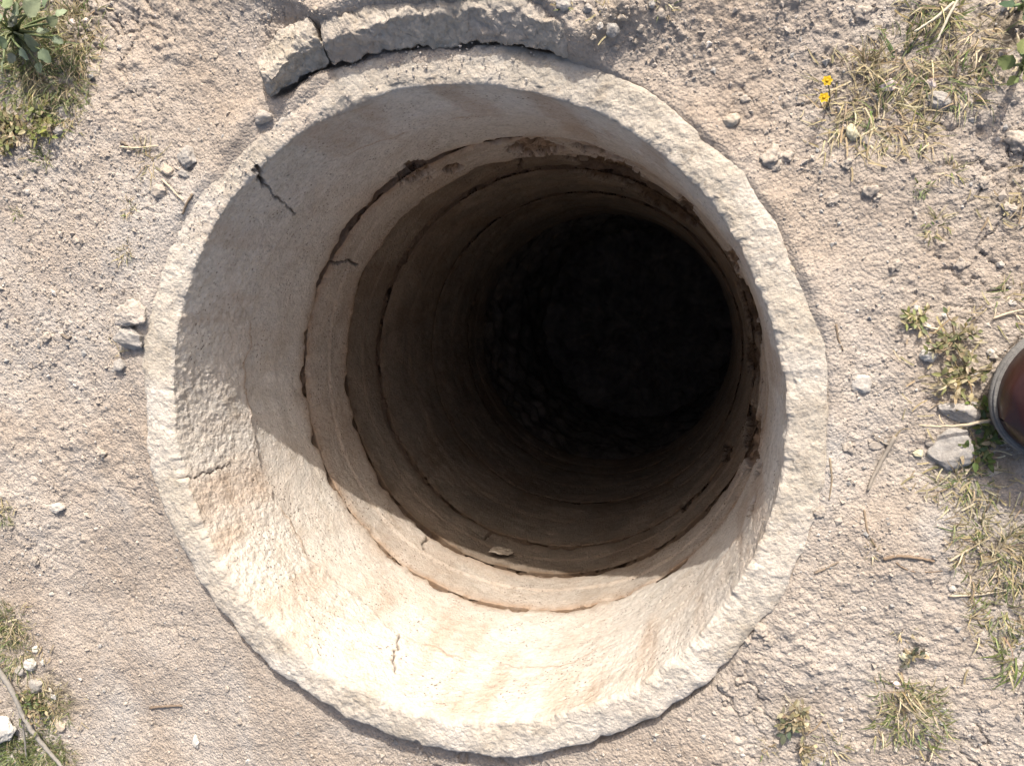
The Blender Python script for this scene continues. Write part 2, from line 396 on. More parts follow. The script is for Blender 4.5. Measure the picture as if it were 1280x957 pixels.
# eroded patches where brown earth shows: (px, py, half width along wall, half height)
ER = [('r', 924, 947, 345, 432), ('r', 930, 950, 425, 475), ('r', 922, 951, 492, 592), ('r', 902, 916, 520, 610), ('r', 850, 866, 600, 660), ('r', 938, 950, 622, 636), ('r', 905, 925, 300, 345),
      ('t', 636, 704, 176, 196), ('t', 725, 800, 196, 232), ('t', 850, 872, 250, 290), ('t', 480, 560, 196, 232), ('t', 545, 585, 205, 216), ('t', 590, 640, 176, 184), ('t', 795, 850, 228, 270)]
ERW = []
for kd, x0, x1, y0, y1 in ER:
    cx_, cy_ = (x0 + x1) / 2, (y0 + y1) / 2; tc, zc, _ = hit_wall(cx_, cy_)
    if kd == 'r': (ta, _, _), (tb, _, _) = hit_wall(cx_, y0), hit_wall(cx_, y1); (_, za, _), (_, zb_, _) = hit_wall(x0, cy_), hit_wall(x1, cy_)
    else: (ta, _, _), (tb, _, _) = hit_wall(x0, cy_), hit_wall(x1, cy_); (_, za, _), (_, zb_, _) = hit_wall(cx_, y0), hit_wall(cx_, y1)
    ERW.append((tc, zc, max(abs(ta - tb) * .32 * .5, .01), min(max(abs(za - zb_) * .5, .008), .16)))

def ring(name, zt, zb, R, off, material, na, nz, top=False, seed=0, label=None, rag=.0032):
    """one closed concrete ring: inner wall, lips, top and outer faces; real relief, chips, cracks and worn seams"""
    th = np.arange(na) * 2 * np.pi / na
    ct, stt = np.cos(th), np.sin(th)
    ct1 = (ct * .33, stt * .33, np.full(na, zb))
    ragb = rag * 2 * fb3(ct1, .05, 4, seed + 1, .6); ragt = rag * 2 * fb3((ct * .33, stt * .33, np.full(na, zt + 3)), .05, 4, seed + 2, .6)
    thick = .0335
    rows = []                                                # (z, r, kind) per row, arrays over theta
    u = np.linspace(0, 1, nz); zz = []; rr = []; inner = []
    zb_ = zb + ragb; zt_ = zt + (0 if top else 1) * ragt
    for k in u:                                              # inner wall from bottom to top
        zz.append(zb_ + (zt_ - zb_) * k); rr.append(np.full(na, R)); inner.append(1)
    nt_ = 30 if top else 8
    for k in np.linspace(0, 1, nt_)[1:]:                     # top face outward
        zz.append(zt_ + 0 * th); rr.append(np.full(na, R + thick * k)); inner.append(2)
    for k in ([.02, .05, .1, .2, .35, .6, 1] if top else [.3, 1]):   # outer wall down
        zz.append(zt_ + (zb_ - zt_) * k); rr.append(np.full(na, R + thick)); inner.append(3)
    Z = np.array(zz); Rr = np.array(rr); K = np.array(inner)[:, None] + 0 * Z
    TH = np.broadcast_to(th, Z.shape)
    P = (Rr * np.cos(TH), Rr * np.sin(TH), Z)
    din = np.where(K == 1, 1., 0.)
    dr = .0016 * fb3(P, .05, 3, seed + 3) * 2 + .0006 * fb3(P, .010, 3, seed + 4) * 2
    dr = dr + .006 * fb3(P, .25, 2, seed + 9)
    dz = np.zeros_like(Z); dirt = np.zeros_like(Z); dark = np.zeros_like(Z)
    ztd = np.broadcast_to(zt_, Z.shape); zbd = np.broadcast_to(zb_, Z.shape)
    deg = np.degrees(TH); deg = (deg + 180) % 360 - 180
    if top:
        # rough render coat on the upper half, thick on one side and feathered elsewhere
        zp = -.135 + .030 * fb3((P[0], P[1], 0 * Z), .09, 4, seed + 5, .6) - .012 * np.exp(-((deg + 165) / 14) ** 2)
        coat = sst(Z, zp - .004, zp + .004) * din
        ct_ = .0035 + .0045 * np.exp(-((np.minimum(np.abs(deg - 190), np.abs(deg + 170))) / 38) ** 2)
        dr = dr - coat * ct_
        lft = np.exp(-((np.minimum(np.abs(deg - 195), np.abs(deg + 165))) / 45) ** 2)
        dr = dr + coat * (.0004 + .0006 * lft) * fb3(P, .0050, 3, seed + 6, .7) * 2
        dr = dr + .0007 * sst(np.abs(fb3(P, .03, 4, seed + 8, .6)), .03, .0) * coat
        # rounded, nibbled lips
        e = Z - ztd
        nib = .4 + 1.0 * np.clip(fb3((P[0], P[1], 0 * Z), .009, 3, seed + 7, .65) * 2, -.3, 1)
        dr = dr + din * .0018 * nib * np.exp(e / .0035)
        chip = .45 * sst(fb3((P[0], P[1], 0 * Z), .035, 3, seed + 17) * 2, .32, .60)
        dr = dr + din * .006 * chip * np.exp(e / .006)
        topm = np.where(K == 2, 1., 0.); rel = (Rr - R) / thick
        dr = dr + topm * (.0018 * nib + .006 * chip) * np.exp(-rel / .42)
        dz = dz + topm * (.0030 * fb3((P[0], P[1], 0 * Z), .045, 3, seed + 12) + .0014 * fb3((P[0], P[1], 0 * Z), .011, 3, seed + 13) + .0012 * fb3((P[0], P[1], 0 * Z), .0045, 2, seed + 14))
        dz = dz - din * (.0014 * nib + .004 * chip) * np.exp(e / .005)
        dz = dz - topm * (.0014 * nib * np.exp(-rel / .10) + .003 * np.exp(-(1 - rel) / .13) + .004 * chip * np.exp(-rel / .16))
        outm = np.where(K >= 2, 1., 0.)
        dr = dr + outm * rel * (.006 * fb3((P[0], P[1], 0 * Z), .07, 3, seed + 15) + .004 * fb3((P[0], P[1], 0 * Z), .015, 3, seed + 16))
        dz = dz + np.where(K == 3, 1., 0.) * (-.003 + .003 * fb3((P[0], P[1], 0 * Z), .045, 3, seed + 12)) * np.exp((Z - ztd) / .03)
        dirt = np.maximum(dirt, .75 * sst(np.abs(Z - zp - .002), .010, .0) * din * sst(fb3(P, .06, 3, seed + 19), -.15, .3))
        streak = sst(fb3((P[0], P[1], Z * .15), .05, 4, seed + 21), .02, .35) * din * sst(Z, -.30, -.20)
        dirt = np.maximum(dirt, .50 * streak)
        ins = sst(deg, 60, 80) * (1 - sst(deg, 130, 150))
        dirt = np.maximum(dirt, topm * (.45 * ins * sst(fb3((P[0], P[1], 0 * Z), .03, 3, 5), -.2, .2)))
    else:
        zr = (Z - zb) / (zt - zb)
        dr = dr + din * .0022 * sst(zr + .12 * fb3((P[0], P[1], 0 * Z), .2, 3, seed + 61), .47, .53)
        dirt = np.maximum(dirt, din * (.2 if seed == 200 else .45) * np.exp(-((zr - .5 + .12 * fb3((P[0], P[1], 0 * Z), .2, 3, seed + 61)) / .035) ** 2))
        band = sst(fb3((P[0], P[1], Z * .4), .07, 4, seed + 21), -.02, .35)
        dirt = np.maximum(dirt, (.28 if seed == 200 else .55) * band * din); dirt = np.where(K == 2, .95, dirt); dark = np.where(K == 2, .45, dark)
        e = Z - ztd
        nib = .4 + 1.6 * np.clip(fb3((P[0], P[1], 0 * Z), .02, 4, seed + 7) * 2, -.2, 1)
        dr = dr + din * .007 * nib * np.exp(e / .006)
    dust = np.where(K >= 2, np.clip(.72 + .9 * fb3(P, .05, 3, seed + 51), .35, 1), .55 * np.exp((Z - ztd) / .006)) if top else 0 * Z
    # lower seam: crumbled edge
    e2 = Z - zbd
    nib2 = .3 + 1.5 * np.clip(fb3((P[0], P[1], 0 * Z), .03, 4, seed + 27) * 2, -.1, 1)
    dr = dr + din * (.009 if top else .007) * nib2 * np.exp(-e2 / (.006 if top else .005))
    seam = np.exp(-e2 / (.010 + .014 * np.clip(fb3((P[0], P[1], 0 * Z), .05, 3, seed + 31) + .3, 0, 1))) + (0 if top else 1) * np.exp((Z - ztd) / .012)
    dirt = np.maximum(dirt, np.clip(seam, 0, 1) * din * .9)
    # eroded patches
    for ta, za, hw, hh in ERW:
        if za - hh > zt or za + hh < zb: continue
        da = (TH - ta + np.pi) % (2 * np.pi) - np.pi
        q = np.sqrt((da * R / hw) ** 2 + ((Z - za) / hh) ** 2) + 1.0 * fb3(P, .03, 4, seed + 33, .65)
        mk = (1 - sst(q, .95, 1.12)) * din
        dr = dr + mk * (.010 + .012 * fb3(P, .012, 3, seed + 35)); dirt = np.maximum(dirt, mk); dark = np.maximum(dark, mk * (.22 + .45 * sst(fb3(P, .01, 3, seed + 36), -.1, .2)))
    for pts, wdt, dep in CR:
        zs = [z for _, z in pts]
        if not (zb - .01 < np.mean(zs) < zt + .01): continue
        best = np.full(Z.shape, 9.)
        jx = .0055 * fb3(P, .007, 3, seed + 41, .6); jz = .0055 * fb3(P, .007, 3, seed + 42, .6)
        t0 = pts[0][0]
        X = ((TH - t0 + np.pi) % (2 * np.pi) - np.pi) * R + jx; Y = Z + jz
        for (ta, za), (tb, zb2) in zip(pts[:-1], pts[1:]):
            ax = ((ta - t0 + np.pi) % (2 * np.pi) - np.pi) * R; bx = ((tb - t0 + np.pi) % (2 * np.pi) - np.pi) * R
            dx, dy = bx - ax, zb2 - za; L = dx * dx + dy * dy + 1e-12
            t = np.clip(((X - ax) * dx + (Y - za) * dy) / L, 0, 1)
            best = np.minimum(best, np.hypot(X - ax - t * dx, Y - za - t * dy))
        mk = (1 - sst(best, wdt * .5, wdt * 1.35)) * din
        dr = dr + mk * dep; dark = np.maximum(dark, mk * .85)
    Rn = Rr + dr; x = Rn * np.cos(TH) + off[0]; y = Rn * np.sin(TH) + off[1]; z = Z + dz
    V = np.stack([x, y, z], -1).reshape(-1, 3)
    F = grid_faces(len(Z), na, True, True)
    me = np_mesh(name, V, F[:, ::-1], True, {'dirt': dirt.ravel(), 'dark': dark.ravel(), 'dust': dust.ravel()})
    o = link(name, me, material, well)
    if label: o['label'] = label
    return o
ring('concrete_ring', 0, -.292, .3195, (0, 0), M['rim'], 1600, 160, True, 100, 'uppermost ring with a rough chipped rim level with the soil', .006)
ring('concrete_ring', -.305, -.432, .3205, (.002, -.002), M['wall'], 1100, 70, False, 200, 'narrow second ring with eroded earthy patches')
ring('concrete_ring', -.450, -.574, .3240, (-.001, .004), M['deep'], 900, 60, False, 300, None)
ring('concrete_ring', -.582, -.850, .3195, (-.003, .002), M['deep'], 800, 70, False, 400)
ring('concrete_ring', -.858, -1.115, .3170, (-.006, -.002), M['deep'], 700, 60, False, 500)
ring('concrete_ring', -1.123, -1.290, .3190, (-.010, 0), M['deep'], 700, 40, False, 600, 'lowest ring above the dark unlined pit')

def joint(za, zb, R, seed, na=900):
    """earth packed in the open joint between two rings"""
    th = np.arange(na) * 2 * np.pi / na; zs = np.concatenate([np.linspace(zb - .012, za + .012, 16)])
    Z, T = np.meshgrid(zs, th, indexing='ij'); P = (R * np.cos(T), R * np.sin(T), Z)
    r = R + .010 * fb3(P, .02, 4, seed, .6) 
    rows = np.concatenate([r, np.full((2, na), R + .022)]); Zr = np.concatenate([Z, Z[-1:], Z[:1]])
    T2 = np.concatenate([T, T[:2]])
    V = np.stack([rows * np.cos(T2), rows * np.sin(T2), Zr], -1).reshape(-1, 3)
    link('joint', np_mesh('joint', V, grid_faces(len(rows), na, True, True)[:, ::-1], True), M['earth'], well)
joint(-.292, -.305, .334, 701); joint(-.432, -.450, .334, 702); joint(-.574, -.582, .329, 703); joint(-.850, -.858, .331, 704); joint(-1.115, -1.123, .331, 705)
def pit():
    na = 420; th = np.arange(na) * 2 * np.pi / na; zs = np.linspace(-1.27, -2.32, 90)
    Z, T = np.meshgrid(zs, th, indexing='ij'); P = (.36 * np.cos(T), .36 * np.sin(T), Z)
    cob = np.abs(fb3(P, .11, 2, 801)); r = .345 + .05 * cob + .03 * fb3(P, .05, 3, 802)
    V = np.stack([r * np.cos(T), r * np.sin(T), Z], -1).reshape(-1, 3)
    link('earth_wall', np_mesh('earth_wall', V, grid_faces(len(zs), na, True)[:, :], True), M['pit'], well)
    rr = np.linspace(.002, .45, 60); Rr, T = np.meshgrid(rr, th, indexing='ij'); x = Rr * np.cos(T); y = Rr * np.sin(T)
    z = -2.22 + .05 * fb2(x, y, .2, 3, 803) + grains(x, y, .06, .8, 804, .6) + grains(x, y, .03, .8, 805, .6)
    V = np.stack([x, y, z], -1).reshape(-1, 3)
    link('well_floor', np_mesh('well_floor', V, grid_faces(60, na, True), True), M['pit'], well)
pit()

# ------------------------------------------------------------------ rocks
def rock_mesh(name, size, seed, sub=3, cuts=9, ang=.75, rough=.06, box=0):
    V, F = ICO[sub]; V = V.copy(); r = np.random.default_rng(seed)
    if box: V = V / (np.sum(np.abs(V) ** box, axis=1) ** (1 / box))[:, None]
    for _ in range(cuts):
        n = r.normal(size=3); n /= np.linalg.norm(n); d = ang + (1 - ang) * r.random()
        s = V @ n - d; V = V - np.clip(s, 0, None)[:, None] * n
    P = (V[:, 0] + seed, V[:, 1], V[:, 2]); L = 1 + rough * 3 * fb3(P, .75, 4, seed % 97, .62)
    V = V * L[:, None] * np.asarray(size)
    return np_mesh(name, V, F, sub < 3 or True)
def rock(px, py, wpx, hpx, tall, m, label, group=None, name='stone', seed=None, rz=0., sub=3, sink=.37, cat='stone', ang=.62, cuts=12, rough=.12, box=0):
    p = on_ground(px, py); k = PX * .5
    sz = (wpx * k, hpx * k, tall * (wpx + hpx) * k * .5)
    seed = seed if seed is not None else int(px * 13 + py * 7)
    o = link(name, rock_mesh(name, sz, seed, max(sub, 3), cuts, ang, rough, box), M[m])
    o.location = (p[0], p[1], p[2] + sz[2] * (1 - 2 * sink)); o.rotation_euler = (0, 0, rz)
    tag(o, label, cat, group); return o
PB = 'small pale pebble lying loose on the bare soil'; PG = 'pale pebbles scattered on the soil'
CL = 'crumbly soil clod lying on the bare ground'; CG = 'soil clods scattered on the ground'
rock(169, 391, 46, 38, .75, 'slab', 'pale concrete fragment wedged against the outside of the well rim', name='concrete_fragment', cat='fragment', rz=.1, ang=.8, sub=4, box=5)
rock(167, 421, 44, 34, .75, 'st_grey', 'broken concrete lump just below the pale fragment by the rim, shade painted in as grey', name='concrete_fragment', cat='fragment', rz=-.2, ang=.75, sub=4, box=5)  # grey colour stands in for shade on the lower part of the block
rock(150, 456, 20, 20, .8, 'st_grey', 'small dark grey chip below the concrete lump by the rim', name='concrete_fragment', cat='fragment')
rock(330, 146, 28, 20, .7, 'slab', 'small pale concrete chunk at the end of the broken slab', name='concrete_fragment', cat='fragment', rz=.2)
rock(236, 197, 34, 28, .6, 'st_grey', 'angular blue grey stone beside dry straw near the rim', rz=.5, ang=.6, sub=4)
rock(209, 212, 20, 18, .6, 'st_tan', 'tan stone touching the angular blue grey stone')
rock(200, 240, 24, 18, .5, 'clod', CL, CG, name='soil_clod', cat='clod')
rock(232, 218, 22, 12, .6, 'st_grey', 'thin grey stone sliver under the angular blue grey stone', rz=-.3)
rock(75, 165, 15, 14, .8, 'st_grey', 'grey pebble at the edge of the mossy weeds', name='pebble', cat='pebble')
rock(92, 29, 12, 12, .8, 'st_pink', 'pinkish white pebble beside the broad leaved weed', 'pair of pebbles by the weed', name='pebble', cat='pebble')
rock(109, 28, 13, 11, .8, 'st_pink', 'pinkish white pebble beside the broad leaved weed', 'pair of pebbles by the weed', name='pebble', cat='pebble')
rock(72, 634, 27, 20, .6, 'st_pale', 'flat pale stone alone on smooth soil', ang=.65, sub=4)
rock(1173, 127, 26, 19, .7, 'st_grey', 'smooth blue grey oval stone among dry grass', rz=-.5, ang=.85, sub=4)
rock(1163, 105, 13, 13, .8, 'st_pink', 'small pink white pebble above the blue grey oval stone', name='pebble', cat='pebble')
rock(1110, 107, 17, 15, .7, 'st_pink', 'rounded pinkish pebble in the dry grass mat', name='pebble', cat='pebble')
rock(1065, 167, 13, 19, .8, 'st_yellow', 'yellowish oval pebble at the edge of the dry grass', name='pebble', cat='pebble', rz=.5, ang=.88)
rock(915, 151, 19, 16, .75, 'st_tan', 'round tan pebble on bare soil beyond the rim', name='pebble', cat='pebble', ang=.85)
rock(1160, 444, 19, 15, .75, 'st_white', 'bright white pebble near the low weeds', name='pebble', cat='pebble', ang=.8)
rock(1158, 408, 9, 8, .8, 'st_white', PB, PG, name='pebble', cat='pebble', sub=2)
rock(1077, 480, 25, 22, .35, 'st_pale', 'squarish pale stone pressed flat in the soil', ang=.6)
rock(1201, 513, 46, 28, .65, 'st_grey', 'rough grey stone beside the shoe toe', rz=-.25, ang=.62, sub=4, rough=.1)
rock(1193, 561, 54, 50, .40, 'st_grey', 'broad flat cracked grey stone in front of the shoe', rz=.3, ang=.6, sub=4, rough=.09)
rock(1148, 566, 14, 11, .7, 'st_yellow', 'small yellowish pebble left beside the broad flat grey stone', name='pebble', cat='pebble')
rock(1231, 570, 12, 16, .7, 'st_pale', 'pale pebble in the shadow of the shoe', name='pebble', cat='pebble', rz=.4)
rock(1240, 588, 13, 14, .6, 'st_tan', 'tan pebble in the shadow of the shoe', name='pebble', cat='pebble')
rock(1165, 552, 16, 12, .6, 'clod', CL, CG, name='soil_clod', cat='clod')
rock(1095, 556, 20, 12, .4, 'clod', CL, CG, name='soil_clod', cat='clod')
rock(1132, 820, 18, 14, .6, 'st_yellow', 'yellowish pebble beside a small dark weed', name='pebble', cat='pebble')
rock(1119, 854, 15, 8, .6, 'st_pink', PB, PG, name='pebble', cat='pebble', rz=-.4)
rock(246, 926, 13, 22, .6, 'st_white', 'elongated white pebble alone on the sandy soil', name='pebble', cat='pebble', rz=.1)
rock(40, 829, 22, 20, .8, 'st_white', 'rounded cream white stone beside the long twig', ang=.85, sub=4)
rock(46, 811, 14, 12, .7, 'st_white', 'small white pebble above the cream white stone', name='pebble', cat='pebble')
rock(54, 826, 11, 13, .7, 'st_white', 'small white pebble right beside the cream white stone', name='pebble', cat='pebble')
rock(26, 838, 24, 20, .5, 'st_grey', 'flat grey stone under the long twig', ang=.6)
rock(45, 856, 28, 24, .6, 'st_grey', 'grey weathered stone next to the long twig', ang=.6, rz=.6)
rock(2, 908, 60, 62, .45, 'st_white', 'large flat white stone beside the long twig and grass', ang=.6, sub=4, rz=.3)
rock(76, 906, 22, 20, .45, 'st_tan', 'tan stone half buried by the grass and long twig')
rock(766, 38, 17, 16, .75, 'st_grey', 'rounded grey pebble in the rubble past the slab end', name='pebble', cat='pebble', ang=.82)
rock(705, 5, 20, 16, .7, 'st_pale', 'pale stone in the rubble behind the slab', ang=.8)
for i, (a, b, s, m) in enumerate([(735, 12, 13, 'st_grey'), (752, 10, 11, 'clod'), (778, 22, 14, 'st_tan'), (790, 8, 12, 'clod'), (750, 34, 10, 'st_pale'), (800, 36, 11, 'clod'), (825, 18, 13, 'clod'), (742, 48, 9, 'st_tan'), (815, 5, 10, 'st_pale'), (842, 30, 9, 'clod'), (770, 60, 9, 'clod'), (795, 52, 8, 'st_tan')]):
    rock(a, b, s, s * .85, .75, m, 'small rubble stone in the loose heap past the slab end', 'rubble past the slab end', name='pebble', cat='pebble', sub=2, rz=i)
for a, b, s in [(965, 198, 22), (983, 196, 14), (972, 208, 12), (1078, 18, 18), (1094, 42, 13), (930, 126, 12), (921, 120, 10), (1058, 205, 12), (905, 856, 13), (950, 790, 18), (962, 800, 12), (1272, 178, 26), (1262, 262, 16), (935, 800, 10), (1025, 640, 12), (1085, 240, 16), (1096, 246, 10), (60, 420, 16), (45, 700, 14), (95, 300, 12), (128, 565, 18), (285, 860, 9), (300, 900, 10), (1200, 330, 14), (1120, 330, 11), (1060, 560, 13), (1040, 250, 12), (1230, 230, 12)]:
    rock(a, b, s * 1.15, s, .55, 'clod', CL, CG, name='soil_clod', cat='clod', sub=2, sink=.35, rz=a, rough=.30)
for a, b, s, m in [(1238, 440, 9, 'st_pale'), (1212, 440, 8, 'st_pale'), (1146, 385, 8, 'st_white'), (65, 742, 9, 'st_pale'), (35, 240, 10, 'st_pale'), (120, 660, 7, 'st_pale'), (310, 950, 9, 'st_white'), (1020, 480, 8, 'st_pale'), (990, 338, 9, 'st_tan'), (1180, 395, 7, 'st_white'), (1215, 150, 8, 'st_pale'), (1185, 60, 9, 'st_pink'), (1150, 50, 8, 'st_pink'), (1250, 330, 9, 'st_pale'), (1265, 380, 10, 'st_pale'), (1080, 760, 8, 'st_pale'), (1190, 735, 9, 'st_pale'), (1050, 900, 8, 'st_pale'), (880, 920, 8, 'st_pale'), (270, 70, 8, 'st_tan'), (395, 12, 9, 'st_tan'), (150, 60, 9, 'st_pale')]:
    rock(a, b, s, s * .85, .7, m, PB, PG, name='pebble', cat='pebble', sub=2, rz=b)

# ------------------------------------------------------------------ broken slab of an older ring, in two pieces
def slab(name, i0, i1, label, seed, deep=.055):
    def res(A, n):
        d = np.concatenate([[0], np.cumsum(np.linalg.norm(np.diff(A, axis=0), axis=1))]); t = np.linspace(0, d[-1], n)
        return np.stack([np.interp(t, d, A[:, k]) for k in range(3)], 1)
    n = 70 + 34 * (i1 - i0 - 1); B = res(SLBw[i0:i1 + 1], n); T = res(SLTw[i0:i1 + 1], n)
    out = T.copy(); out[:, 2] = 0; out /= np.linalg.norm(out, axis=1)[:, None]; out[:, 2] = 0
    u3 = np.array([0, 0, 1.]); rows = []
    for k in np.linspace(0, 1, 22): rows.append(B + (T - B) * k)                                    # broken inner face
    for k in np.linspace(0, 1, 30)[1:]: rows.append(T + out * deep * k - u3 * (.006 * k * k))       # top
    for k in (.3, 1): rows.append(T + out * (deep + .001) - u3 * .06 * k)
    for k in (.6, .25, .06): rows.append(B + out * (deep + .005) * k + u3 * (.0 if k < .3 else -.01))
    G = np.array(rows); cen = G.mean(0)
    for c in range(n):                                                                              # blunt broken ends
        e = min(c, n - 1 - c)
        if e < 5:
            f = [.0, .78, .92, .97, .99][e]; G[:, c] = cen[c] + (G[:, c] - cen[c]) * f
    P = (G[..., 0], G[..., 1], G[..., 2])
    nr = np.stack([fb3(P, .035, 4, seed + k, .6) for k in range(3)], -1); nf = np.stack([fb3(P, .011, 4, seed + 7 + k, .68) for k in range(3)], -1)
    G = G + .0062 * nr + .0040 * nf
    dirt = (sst(fb3(P, .04, 4, seed + 11), -.1, .3) * .35 + .3 * (G[..., 2] < .012))
    me = np_mesh(name, G.reshape(-1, 3), grid_faces(len(rows), n, False, True)[:, ::-1], True, {'dirt': dirt.ravel(), 'dark': np.zeros(dirt.size), 'dust': np.clip(.75 + fb3(P, .05, 3, seed + 21), 0, 1).ravel()})
    tag(link(name, me, M['slab']), label, 'slab')
SLBw = np.insert(SLBw, 3, hit(412, 80, .002), 0); SLTw = np.insert(SLTw, 3, hit(402, 48, .022), 0)
slab('broken_slab', 0, 2, 'short broken concrete piece left of the crack beside the rim', 901, .030)
slab('broken_slab', 3, 10, 'long curved broken concrete slab overhanging the rim with a dark gap beneath', 931)

# ------------------------------------------------------------------ loose crumbs and gravel (uncountable)
def gravel():
    V0 = np.array([(1, 0, 0), (0, 1, 0), (-1, 0, 0), (0, -1, 0), (0, 0, 1), (0, 0, -1)], float); F0 = np.array([(0, 1, 4), (1, 2, 4), (2, 3, 4), (3, 0, 4), (1, 0, 5), (2, 1, 5), (3, 2, 5), (0, 3, 5)])
    N = 60000; x = rng.uniform(-.75, .68, N); y = rng.uniform(-.60, .56, N); r = np.hypot(x, y)
    dens = sst(fb2(x, y, .09, 3, 301), -.18, .28) * .75 + .25
    keep = (r > .354) & (rng.random(N) < dens); x, y = x[keep], y[keep]; z = ground_h(x, y); n = len(x)
    s = np.clip(np.exp(rng.normal(math.log(.0012), .42, n)), .0007, .0042); s = np.where(np.hypot(x, y) < .372, s * .6, s)
    V = V0[None] * (1 + rng.uniform(-.35, .45, (n, 6, 1))) + rng.normal(0, .18, (n, 6, 3)); V = V * np.array([1, .85, .65]) * s[:, None, None]
    a = rng.uniform(0, 6.28, n); c, q = np.cos(a)[:, None], np.sin(a)[:, None]
    V = np.stack([V[..., 0] * c - V[..., 1] * q + x[:, None], V[..., 0] * q + V[..., 1] * c + y[:, None], V[..., 2] + (z + s * .25)[:, None]], -1)
    t = rng.random(n)[:, None]; cc = np.where(t < .82, np.array((.385, .335, .282)), np.where(t < .94, np.array((.33, .315, .29)), np.array((.47, .43, .385)))) * rng.uniform(.78, 1.12, (n, 1))
    F = (F0[None] + (np.arange(n) * 6)[:, None, None]).reshape(-1, 3)
    o = link('gravel', np_mesh('gravel', V.reshape(-1, 3), F, False, {'tint': np.repeat(cc, 6, 0)}), M['grit']); tag(o, 'loose crumbs and grit strewn over the dusty soil', 'gravel', None, 'stuff')
gravel()
def rim_dust():
    mb = MB(); V0, F0 = ICO[0]
    for i in range(1300):
        a = rng.random() * 6.283; d = math.degrees(a)
        if not (75 < d < 150): continue
        rr = .323 + .030 * rng.random(); s = float(np.clip(np.exp(rng.normal(math.log(.0008), .35)), .0005, .0015))
        V = V0 * (1 + rng.uniform(-.3, .3, (12, 1))) * s + np.array([rr * math.cos(a), rr * math.sin(a), .0005])
        mb.add(V, None, F0, np.array((.52, .46, .39)) * rng.uniform(.8, 1.15))
    tag(mb.build('grit', M['grit'], None, False), 'fine grit lying along the concrete rim of the well', 'grit', None, 'stuff')
rim_dust()

# ------------------------------------------------------------------ plants
GREEN = [(.17, .205, .075), (.21, .235, .10), (.14, .175, .065), (.26, .265, .13)]
DRY = [(.50, .42, .24), (.42, .34, .20), (.36, .29, .17), (.58, .50, .33), (.30, .25, .15)]
def jit(c, r): return np.clip(np.array(c) * r.uniform(.8, 1.2) + r.normal(0, .012, 3), .01, .9)
def blade(mb, r, base, az, L, lean, wid, colr, segs=6, droop=1.1, zoff=None):
    t = np.linspace(0, 1, segs); h = lean + droop * t * t
    ds = L / (segs - 1); p = [np.array(base)]
    a = az
    for i in range(1, segs):
        a += r.normal(0, .12); e = math.pi / 2 - min(h[i], 1.75)
        q = p[-1] + ds * np.array([math.cos(a) * math.cos(e), math.sin(a) * math.cos(e), math.sin(e)])
        g = gz(q[0], q[1]) + .001; q[2] = max(q[2], g); p.append(q)
    mb.ribbon(p, wid * np.clip(1.15 - t ** 1.6, .05, 1), None, colr, .3)
def tuft(px, py, rpx, n, Lpx, dry, label, group=None, name='grass_tuft', seed=0, cat='grass', lean=(.3, 1.3), wid=.00055, az=None, flat=1.1):
    r = np.random.default_rng(int(px * 3 + py * 5 + seed)); c = on_ground(px, py); mb = MB()
    for i in range(int(n * 1.4)):
        q = np.clip(r.normal(0, 1, 2), -1.7, 1.7) * rpx * PX * .5; b = np.array([c[0] + q[0], c[1] + q[1], 0]); b[2] = gz(b[0], b[1]) - .001
        a = (math.atan2(q[1], q[0]) + r.normal(0, .9)) if az is None else az + r.normal(0, .5)
        cl = jit(DRY[r.integers(len(DRY))], r) if r.random() < dry else jit(GREEN[r.integers(len(GREEN))], r)
        blade(mb, r, b, a, Lpx * PX * r.uniform(.3, 1.0), r.uniform(*lean), wid * r.uniform(.6, 1.3), cl, 6, flat)
    V = np.concatenate(mb.V); mb.V = [v - c for v in mb.V]
    o = mb.build(name, M['straw'] if dry > .6 else M['plant']); o.location = c
    tag(o, label, cat, group); return o
def leaf_mesh(mb, base, d, up, L, W, tint, lobes=0, r=None, cup=.15, n=9):
    """a leaf blade as a small curved grid around a mid rib"""
    d = np.asarray(d, float); d /= np.linalg.norm(d); up = np.asarray(up, float); s = np.cross(d, up); s /= np.linalg.norm(s); up = np.cross(s, d)
    t = np.linspace(0, 1, n); k = np.linspace(-1, 1, 7)
    wd = np.sin(np.pi * t ** .72) ** .6 * W * .5
    if lobes: wd = wd * (1 + .10 * np.cos(t * math.pi * 2 * lobes))
    wd[0] = W * .04; wd[-1] = W * .02
    V = base + d * (t * L)[:, None, None] + s * (wd[:, None] * k[None])[..., None] + up * ((cup * np.abs(k[None]) * wd[:, None] - .18 * L * (t ** 2)[:, None] + .03 * W * np.cos(k[None] * 9 + t[:, None] * 11)))[..., None]
    mb.add(V.reshape(-1, 3), grid_faces(n, 7), None, tint)
